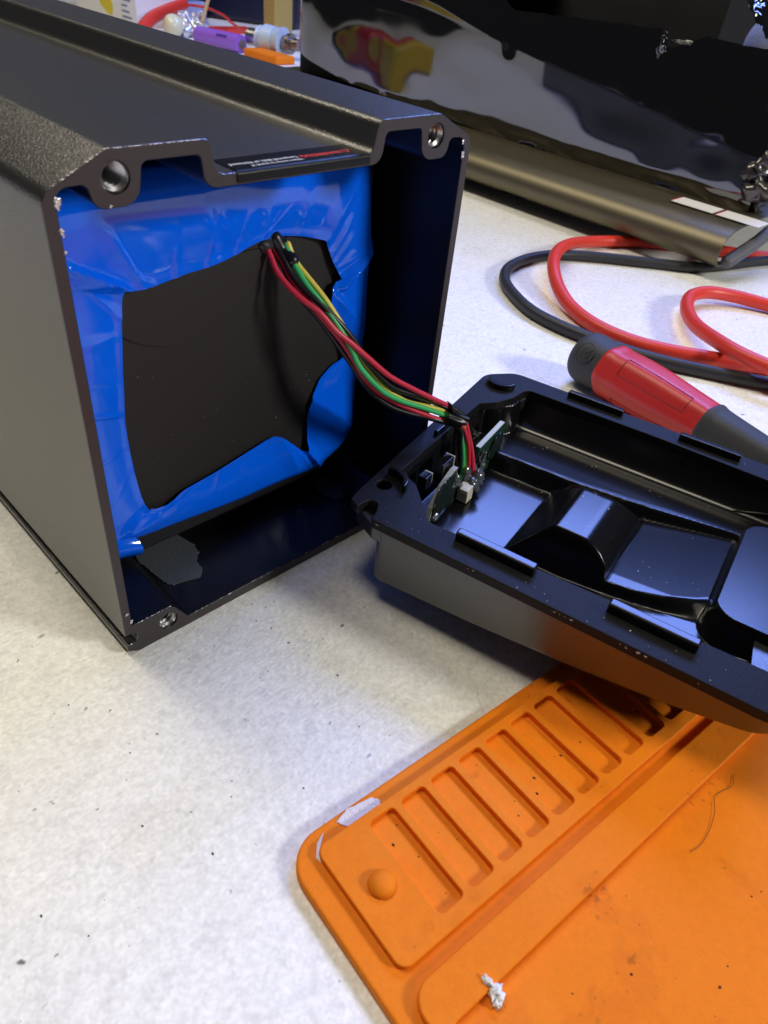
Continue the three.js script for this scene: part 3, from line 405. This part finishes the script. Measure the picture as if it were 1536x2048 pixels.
{
  const flake = tag(obj('foam_flake', [blob(1.1, 0.8, 1.3, 8.4, 3.6, 95.4, 0.9, 3, 3, 18), blob(0.5, 0.5, 1, 8.6, 4.4, 93.8, 0.9, 4, 6, 14), blob(0.7, 0.5, 0.6, 7.8, 3.3, 96.6, 0.9, 4, 1, 14)], phys({ color: lin(0.8, 0.8, 0.8), roughness: 0.7 }), scene), 'torn scrap of white foam on the orange mat', 'foam scrap');
  const k = 5.3 * Math.PI / 180, L = (a, b) => [-2.5 + a * Math.cos(k) - b * Math.sin(k), 57.5 + a * Math.sin(k) + b * Math.cos(k)];
  const hp = [[81, 38.6], [78.4, 39.6], [75.6, 39], [73.6, 38.8], [70.4, 40.6], [66.4, 42], [62.4, 42.6], [59.5, 42.2]].map(([a, b], i) => { const [x, z] = L(a, b); return [x, 2.66 + (i % 3 === 1 ? 0.15 : 0.03), z]; });
  tag(obj('hair', tube(hp, 0.05, 120, 6), phys({ color: lin(0.06, 0.025, 0.012), roughness: 0.5 }), scene), 'single curved brown hair lying on the orange mat', 'hair');
  const crumbs = []; for (let i = 0; i < 36; i++) { const [x, z] = L(12 + rnd() * 75, 28 + rnd() * 30 + rnd() * 25), b = z; const s = 0.07 + rnd() * rnd() * 0.22; crumbs.push(blob(s, s * 0.5, s * (0.6 + rnd()), x, 2.5 + s * 0.3, z, 0.7, 3, i, 6)); }
  for (let i = 0; i < 20; i++) { const a = 15.4 + 7.25 * Math.floor(rnd() * 9) + 0.8 + rnd() * 3.3, [x, z] = L(a, 6 + rnd() * 16), s = 0.07 + rnd() * rnd() * 0.25; crumbs.push(blob(s, s * 0.5, s * (0.6 + rnd()), x, 2.5 + s * 0.3, z, 0.7, 3, i, 6)); }
  const cm = obj('crumbs', crumbs, phys({ color: lin(0.05, 0.02, 0.008), roughness: 0.8 }), scene); cm.userData = { kind: 'stuff', label: 'tiny dark crumbs scattered on the orange mat', category: 'crumbs' };
  const grit = []; for (let i = 0; i < 70; i++) { const x = -60 + rnd() * 130, z = -10 + rnd() * 66; if (x < 92 && z < 2) continue; const s = 0.06 + rnd() * rnd() * 0.2; grit.push(blob(s, s * 0.5, s * (0.6 + rnd() * 1.4), x, s * 0.3, z, 0.7, 3, i, 6)); }
  const gm = obj('grit', grit, phys({ color: lin(0.012, 0.012, 0.013), roughness: 0.7 }), scene); gm.userData = { kind: 'stuff', label: 'fine dark grit scattered on the white table', category: 'grit' };
}

// ------------------------------------------------------------------ screwdriver
{
  const t = thing('screwdriver', 'red and dark grey handled screwdriver lying behind the end cap', 'screwdriver', [195, 9.9, -17], Math.atan2(-0.16, 0.987));
  const lathe = (p, lobes = 0) => { const pts = []; const c = new THREE.CatmullRomCurve3(p.map(([s, r]) => V3(s, r, 0)), false, 'centripetal'); for (const q of c.getPoints(60)) pts.push(new THREE.Vector2(Math.max(0.001, q.y), q.x)); const g = new THREE.LatheGeometry(pts, 72); g.rotateX(Math.PI / 2); const a = g.attributes.position; if (lobes) for (let i = 0; i < a.count; i++) { const th = Math.atan2(a.getY(i), a.getX(i)), z = a.getZ(i), k = 1 - lobes * (0.5 - 0.5 * Math.cos(6 * th)) * ss(0, 12, z); a.setX(i, a.getX(i) * k); a.setY(i, a.getY(i) * k); } g.computeVertexNormals(); return g; };
  const knob = obj('end_knob', lathe([[0, 0], [0.1, 5.5], [0.8, 8], [3, 9.4], [8, 9.6], [12, 9.2], [15, 8.6], [15.2, 0.1]], 0.05), mat.handleGrey, t);
  const grip = obj('handle', lathe([[13.6, 0.1], [13.7, 9.2], [15.2, 9.8], [18, 9.6], [19, 9.6], [26, 9.8], [36, 9.5], [46, 8.7], [55, 8], [57, 7.8], [57.1, 0.1]], 0.06), mat.handleRed, t);
  for (const a of [2.3, 4.1]) { const o = []; for (let k = 0; k < 60; k++) { const f = k / 60, q = f < 0.45 ? [f / 0.45, 0] : f < 0.5 ? [1, (f - 0.45) / 0.05] : f < 0.95 ? [1 - (f - 0.5) / 0.45, 1] : [0, 1 - (f - 0.95) / 0.05]; const s = lerp(23, 50, q[0]), th = a + lerp(-0.36, 0.36, q[1]), r = interp([[13, 9.6], [26, 9.77], [36, 9.47], [46, 8.67], [55, 7.97]], s) * (1 - 0.06 * (0.5 - 0.5 * Math.cos(6 * th))) + 0.05; o.push([r * Math.cos(th), r * Math.sin(th), s]); } obj('grip_outline', tube(o, 0.16, 240, 6, true), phys({ color: lin(0.2, 0.008, 0.008), roughness: 0.5 }), grip); }
  obj('collar', lathe([[56.4, 0.1], [56.5, 8.1], [60, 7.7], [72, 6.8], [90, 5.8], [100, 5], [100.1, 0.1]], 0.04), mat.handleGrey, t);
  obj('shaft', (() => { const g = new THREE.CylinderGeometry(2.2, 2.2, 70, 24); g.rotateX(Math.PI / 2); g.translate(0, 0, 134); return g; })(), mat.steel, t);
  // oval emblem pressed into the knob
  const em = []; { const th0 = 2.55, put = (p, q) => { const th = th0 + q / 9.5, r = 9.55 * (1 - 0.05 * (0.5 - 0.5 * Math.cos(6 * th)) * ss(0, 12, 7.4 + p)); return [r * Math.cos(th), r * Math.sin(th), 7.4 + p]; };
    const loop = (f, n) => { const o = []; for (let k = 0; k < n; k++) o.push(put(...f(k / n * 6.2832))); return tube(o, 0.2, 90, 6, true); };
    em.push(loop(a => [3.4 * Math.cos(a), 4 * Math.sin(a)], 30)); em.push(loop(a => [0.2 + 1.5 * Math.cos(a), 1.9 * Math.sin(a)], 20));
    em.push(tube([put(-2, -2), put(0, 0), put(2, 2)], 0.2, 20, 6), tube([put(-2, 2), put(0, 0), put(2, -2)], 0.2, 20, 6)); }
  obj('emblem', em, mat.emblem, knob);
}

// ------------------------------------------------------------------ loose power cables
tag(obj('black_cable', tube([[456, 2.9, -4], [401, 2.9, -30], [353, 2.9, -46], [333, 2.9, -65], [315, 2.9, -84], [297, 2.9, -98], [278, 2.9, -103], [257, 2.9, -100], [242, 2.9, -90], [232, 2.9, -76], [225, 2.9, -61], [223, 2.9, -46], [224, 2.9, -31], [227, 2.9, -15], [232, 2.9, 0], [240, 2.9, 15], [251, 2.9, 34], [262, 2.9, 52]], 2.6, 260, 14), mat.blackRubber, scene), 'black power cable looping across table beneath the red cable', 'cable');
tag(obj('red_cable', tube([[440, 3.4, -10], [405, 3.4, -32], [385, 3.4, -57], [368, 3.4, -76], [352, 3.4, -89], [331, 4.2, -98], [307, 6.5, -99], [283, 9.1, -91], [265, 8.6, -80], [252, 5.8, -67], [242, 3.9, -52], [236, 3.4, -35], [236, 3.4, -18], [242, 3.4, -3], [251, 3.4, 10], [261, 3.4, 23], [276, 3.4, 42]], 3, 260, 14), mat.redRubber, scene), 'red power cable making the wide loop near the metal tray', 'cable');
tag(obj('red_cable', tube([[338, 3.4, 35], [336, 3.4, 12], [331, 3.8, -2], [323, 5, -15], [313, 6, -23], [300, 6.5, -25], [284, 6.5, -19], [268, 7.2, -7], [255, 9.4, 9], [249, 10.4, 21], [248, 10.4, 34], [255, 8, 52]], 3, 200, 14), mat.redRubber, scene), 'red power cable making the small loop at right edge', 'cable');

// ------------------------------------------------------------------ metal tray with the film-wrapped pack
{
  const t = thing('metal_tray', 'olive grey metal tray with rounded edge under the film-wrapped pack', 'metal tray', [0, 0, 0]);
  const prof = [[353, 7.2], [349, 7.6], [345.5, 9.5], [343.8, 13], [344.6, 17.5], [348, 21.5], [354, 24], [364, 25], [392, 25.4], [470, 25.4], [484, 24], [490, 18], [490, 6.4]];
  const cv = new THREE.CatmullRomCurve3(prof.map(([x, y]) => V3(x, y, 0)), false, 'centripetal').getPoints(70);
  const notch = z => (z > -182 && z < -166) || (z > -108 && z < -84);
  obj('shell', sheet(70, 120, (u, v) => { const p = cv[Math.round(u * 70)]; const z = lerp(-36, -470, v); const f = Math.round(u * 70); return [p.x + (f < 3 && notch(z) ? 3 : 0), p.y + (f < 4 ? (notch(z) ? 1.4 : -1.4) * (1 - f / 4) : 0), z - (p.x - 343) * 0.03]; }, 0.9), mat.trayMetal, t);
  mat.trayMetal.side = THREE.DoubleSide;
  obj('foot', [box(120, 8, 12, 420, 4, -440, 1), box(20, 25, 330, 470, 12.4, -260, 1)], mat.blackMatte, t);
}
{
  const t = thing('film_wrapped_pack', 'large battery pack wrapped in torn glossy black film on the metal tray', 'battery pack');
  obj('core', slab(round([[402, -60, 6], [500, -60, 6], [500, -448, 6], [402, -448, 6]]), 26, 86, [], 3), mat.blackMatte, t);
  const front = (z, y) => { const yc = interp([[-460, 96], [-300, 92], [-220, 77], [-150, 66], [-90, 56], [-40, 50]], z), d = y - yc; let x = 390 + (d > 0 ? 0.16 * d + 0.0014 * d * d : 0.012 * d); x += 2.2 * (fbm(z * 0.009 + 4, y * 0.012, 512, 1) - 0.5) * 2; const cr = ss(-96, -52, z) * ss(70, 45, y) + ss(-72, -50, z) * 0.8; x += cr * 5 * (fbm(z * 0.05, y * 0.06, 512, 1) - 0.5); const bt = ss(34, 26, y); x += bt * 3 * (fbm(z * 0.06 + 50, y * 0.1, 512, 3) - 0.2); x += 0.55 * Math.sin((y - 84) * 0.3 + (z + 350) * (z + 350) * 0.0005) * ss(80, 93, y) * ss(-214, -238, z) + 1.1 * Math.exp(-((z + 222) * (z + 222)) / 18) * ss(68, 80, y); x += 1.3 * (fbm(z * 0.028 + 8, y * 0.035 + 3, 512, 2) - 0.5); if (z < -415) x += (z + 415) * (z + 415) * 0.012; return x; };
  const top = z => interp([[-470, 104], [-240, 104], [-226, 95], [-126, 98], [-124, 90], [-117, 91], [-110, 95], [-103, 98], [-84, 97], [-60, 97], [-40, 92]], z) + (fbm(z * 0.3, 3, 512, 2) - 0.5) * 0.8;
  obj('film', sheet(300, 90, (a, b) => { const z = lerp(-462, -46, a), y = lerp(interp([[-460, 50], [-442, 43], [-374, 32], [-278, 28], [-235, 25.6]], z), top(z), b); return [front(z, y), y, z]; }, 0.15), mat.film, t);
  obj('top_film', sheet(120, 50, (a, b) => { const z = lerp(-462, -222, a), x0 = front(z, 103) + 0.4, w = 2.4 * Math.sin(z * 0.035 + b * 7) * b; const s = b * 110; return [x0 + s * 0.9, 103.4 + 9 * Math.sqrt(Math.min(1, b * 2.4)) + w + 2 * (fbm(z * 0.03, s * 0.04, 512, 3) - 0.5), z]; }, 0.15), mat.film, t);
  obj('dark_backing', sheet(60, 30, (a, b) => { const z = lerp(-330, -113, a); return [432 + 14 * b + 2 * (fbm(z * 0.04, b * 5, 512, 2) - 0.5), lerp(84, 230, b), z]; }, 0.6), mat.blackMatte, t);  // black sheet added behind the torn film, standing in for the dark hollow
  mat.film.side = THREE.DoubleSide;
  obj('torn_edge', [blob(1.2, 5, 2.4, 394.6, 92, -125, 0.7, 3, 3, 26), blob(0.5, 0.9, 5, 395.5, 94, -114, 0.7, 4, 8, 22)], mat.film, t);
  const twist = []; for (let k = 0; k < 9; k++) twist.push(blob(5 + rnd() * 5, 4 + rnd() * 6, 4 + rnd() * 5, 392 + rnd() * 8, 30 + k * 5.6 + rnd() * 4, -50 + rnd() * 7, 0.9, 2.6, k * 5, 20));
  obj('crumpled_end', twist, phys({ color: lin(0.03, 0.028, 0.03), roughness: 0.26, ior: 2 }), t);
  obj('shiny_scrap', sheet(30, 40, (a, b) => { const z = lerp(-112, -78, b) + 6 * a; return [410 + 22 * a + 4 * fbm(a * 6, b * 9, 64, 3), lerp(128, 98, b) + 5 * fbm(a * 7, b * 8 + 5, 64, 3), z]; }, 0.3), mat.film, t);
}
{
  // white stickers on the tray
  for (const [z0, z1, lab] of [[-54, -30, 'white sticker nearer the open end of the metal tray'], [-80, -55.4, 'white sticker farther along the metal tray']]) tag(obj('white_sticker', slab([[366, z0], [366, z1], [380, z1], [380, z0]], 25.9, 26.2, [], 0.06), mat.whiteLabel, scene), lab, 'sticker').add(...[z0 + 0.5].map(z => { const g = new THREE.Group(); obj('red_line', box(14.1, 0.34, 0.8, 373, 26.06, z, 0), mat.redInk, g); return g.children[0]; }));
  tag(obj('grey_strap', tube([[352, 10, -33.5], [372, 17, -30.5], [392, 24, -29], [420, 27, -28]], 3.4, 40, 8), mat.greyPlastic, scene), 'short grey plastic strap at the end of the metal tray', 'strap');
}

// ------------------------------------------------------------------ clutter far behind, out of focus
{
  const b = thing('carton', 'white printed carton with yellow blot at top left', 'box', [535, 0, -968], 0);
  const face = obj('body', box(70, 110, 162, 0, 55, 0, 1), mat.whiteLabel, b);
  const bl = []; for (let k = 0; k < 40; k++) { const a = k / 40 * 6.283, r = 1 + 0.25 * Math.sin(a * 3) + 0.15 * Math.sin(a * 5 + 1); bl.push([6 + 26 * r * Math.cos(a), 30 + 20 * r * Math.sin(a)]); }
  const onFace = g => { g.rotateY(-Math.PI / 2); g.translate(-35.1, 0, 0); return g; };
  obj('yellow_print', onFace(new THREE.ExtrudeGeometry(shapeOf(bl), { depth: 0.3, bevelEnabled: false })), phys({ color: lin(0.75, 0.6, 0.02), roughness: 0.5 }), face);
  const ln = []; for (let k = 0; k < 12; k++) { const g = new THREE.BoxGeometry(24 - (k % 3) * 5, 2, 0.4); g.translate(56 - (k % 3) * 2, 8 + k * 6, 0); ln.push(onFace(g)); } obj('printed_lines', ln, phys({ color: lin(0.18, 0.2, 0.35), roughness: 0.5 }), face);
}
{
  const c = thing('lithium_cell', 'purple cylindrical battery cell lying in the cluttered background', 'battery cell', [516, 9, -732], Math.atan2(14, 64));
  const g = new THREE.CylinderGeometry(9, 9, 66, 32); g.rotateX(Math.PI / 2); obj('sleeve', g, phys({ color: lin(0.32, 0.13, 0.62), roughness: 0.3 }), c);
  const h = new THREE.CylinderGeometry(5, 5, 69, 24); h.rotateX(Math.PI / 2); obj('terminal', h, mat.steel, c);
  obj('printing', (() => { const q = new THREE.CylinderGeometry(9.06, 9.06, 16, 16, 1, true, 3.9, 0.35); q.rotateX(Math.PI / 2); q.translate(0, 0, 10); return q; })(), phys({ color: lin(0.08, 0.03, 0.25), roughness: 0.4, side: THREE.DoubleSide }), c);
}
{
  const c = thing('pipe_coupling', 'white and pale blue plastic coupling with metal ends beside purple cell', 'coupling', [549, 15, -684], 0.3);
  const cyl = (r1, r2, l, z) => { const g = new THREE.CylinderGeometry(r1, r2, l, 24); g.rotateX(Math.PI / 2); g.translate(0, 0, z); return g; };
  obj('body', [cyl(14, 15, 14, 4), cyl(15, 13, 9, 16), cyl(11, 13, 8, -7)], phys({ color: lin(0.5, 0.62, 0.75), roughness: 0.35 }), c);
  obj('nut', [cyl(8, 9, 16, -18)], mat.steel, c); obj('threaded_end', [cyl(9, 7, 8, 24), cyl(10, 10, 4, 30), cyl(6, 6, 12, 36)], phys({ color: lin(0.35, 0.3, 0.26), metalness: 1, roughness: 0.35 }), c);
  obj('foot', box(8, 8, 8, 0, -11, 8, 1), phys({ color: lin(0.5, 0.62, 0.75), roughness: 0.4 }), c);
}
tag(obj('clear_bulb', blob(12, 12, 12, 505, 12, -812, 0.1, 1), phys({ color: lin(0.75, 0.74, 0.5), roughness: 0.15 }), scene), 'round pale yellow glassy bulb near the red lead', 'bulb');
tag(obj('foil_ball', blob(15, 13, 13, 535, 13, -815, 0.9, 4, 2, 30), phys({ color: lin(0.7, 0.7, 0.8), metalness: 0.6, roughness: 0.3 }), scene), 'crumpled silvery foil beside the pale bulb', 'foil');
tag(obj('red_lead', [tube([[462, 5, -815], [490, 16, -835], [530, 22, -862], [562, 26, -880]], 7, 60, 10), tube([[562, 26, -880], [590, 24, -880], [585, 22, -830], [560, 20, -770], [545, 17, -722]], 1.6, 60, 8)], mat.redRubber, scene), 'thick red test lead with thin wire running over the cell', 'lead');
tag(obj('wooden_stick', tube([[538, 18, -800], [585, 46, -850]], 2.4, 8, 8), phys({ color: lin(0.55, 0.35, 0.14), roughness: 0.6 }), scene), 'small wooden stick leaning by the foil', 'stick');
tag(obj('red_strip', box(90, 5, 30, 600, 2.5, -850, 1), mat.redRubber, scene), 'flat red strip behind the purple cell', 'strip');
tag(obj('orange_block', box(26, 8, 60, 528, 4, -655, 2), mat.orange, scene), 'small orange block in front of the coupling', 'block');
tag(obj('plastic_puck', (() => { const g = new THREE.CylinderGeometry(14, 15, 16, 30); g.translate(560, 8, -905); return g; })(), mat.whiteLabel, scene), 'small white round puck behind the red lead', 'puck');
tag(obj('rubber_bung', [new THREE.CylinderGeometry(15, 17, 26, 24).translate(645, 13, -985), new THREE.CylinderGeometry(9, 9, 34, 20).translate(645, 17, -985)], mat.blackRubber, scene), 'black round stepped bung in front of the navy case', 'bung');
tag(obj('blue_block', box(36, 26, 44, 600, 13, -935, 3), phys({ color: lin(0.35, 0.42, 0.62), roughness: 0.4 }), scene), 'pale blue plastic block behind the red lead', 'block');
tag(obj('brown_ring', (() => { const g = new THREE.TorusGeometry(9, 3.4, 10, 26); g.rotateX(1.4); g.translate(585, 3.6, -760); return g; })(), phys({ color: lin(0.3, 0.14, 0.05), roughness: 0.5 }), scene), 'small brown ring lying beyond the coupling', 'ring');
{
  const b = thing('navy_case', 'dark navy plastic case standing at the back of the bench', 'case', [745, 0, -985], 0.5);
  obj('body', box(150, 150, 200, 0, 75, 0, 8, 3), phys({ color: lin(0.006, 0.008, 0.03), roughness: 0.4 }), b); obj('band', box(152, 8, 202, 0, 40, 0, 2), phys({ color: lin(0.012, 0.014, 0.05), roughness: 0.3 }), b);
}
tag(obj('black_spool', (() => { const g = new THREE.TorusGeometry(16, 9, 14, 30); g.rotateX(1.2); g.translate(585, 22, -960); return g; })(), mat.blackRubber, scene), 'black rubber ring behind the red lead', 'ring');
tag(obj('yellow_block', box(30, 46, 26, 668, 23, -822, 3), phys({ color: lin(0.42, 0.3, 0.08), roughness: 0.6 }), scene), 'mustard yellow block between navy case and film-wrapped pack', 'block');
tag(obj('pale_bag', blob(60, 62, 58, 560, 60, -96, 0.25, 1.4, 5, 60), phys({ color: lin(0.55, 0.57, 0.7), roughness: 0.4, bumpMap: grainBump, bumpScale: 0.002 }), scene), 'pale lavender plastic bag behind the torn film at top right', 'bag');
{
  const p = thing('snack_packet', 'red packet with black and yellow bands standing beyond the housing, mirrored in the film', 'packet', [165, 0, -575], 0.35);
  for (const [n, z, w, c] of [['black_band', -46, 26, [0.01, 0.01, 0.012]], ['yellow_band', -28, 10, [0.55, 0.36, 0.02]], ['red_panel', 1, 48, [0.5, 0.02, 0.03]], ['yellow_band', 38, 26, [0.55, 0.36, 0.02]]]) obj(n, box(40, 40 + 4 * Math.cos(z * 0.04), w * 1.5 + 3, 0, 21, z * 1.5, 9, 4), phys({ color: lin(...c), roughness: 0.35 }), p);
}

renderer.render(scene, camera);
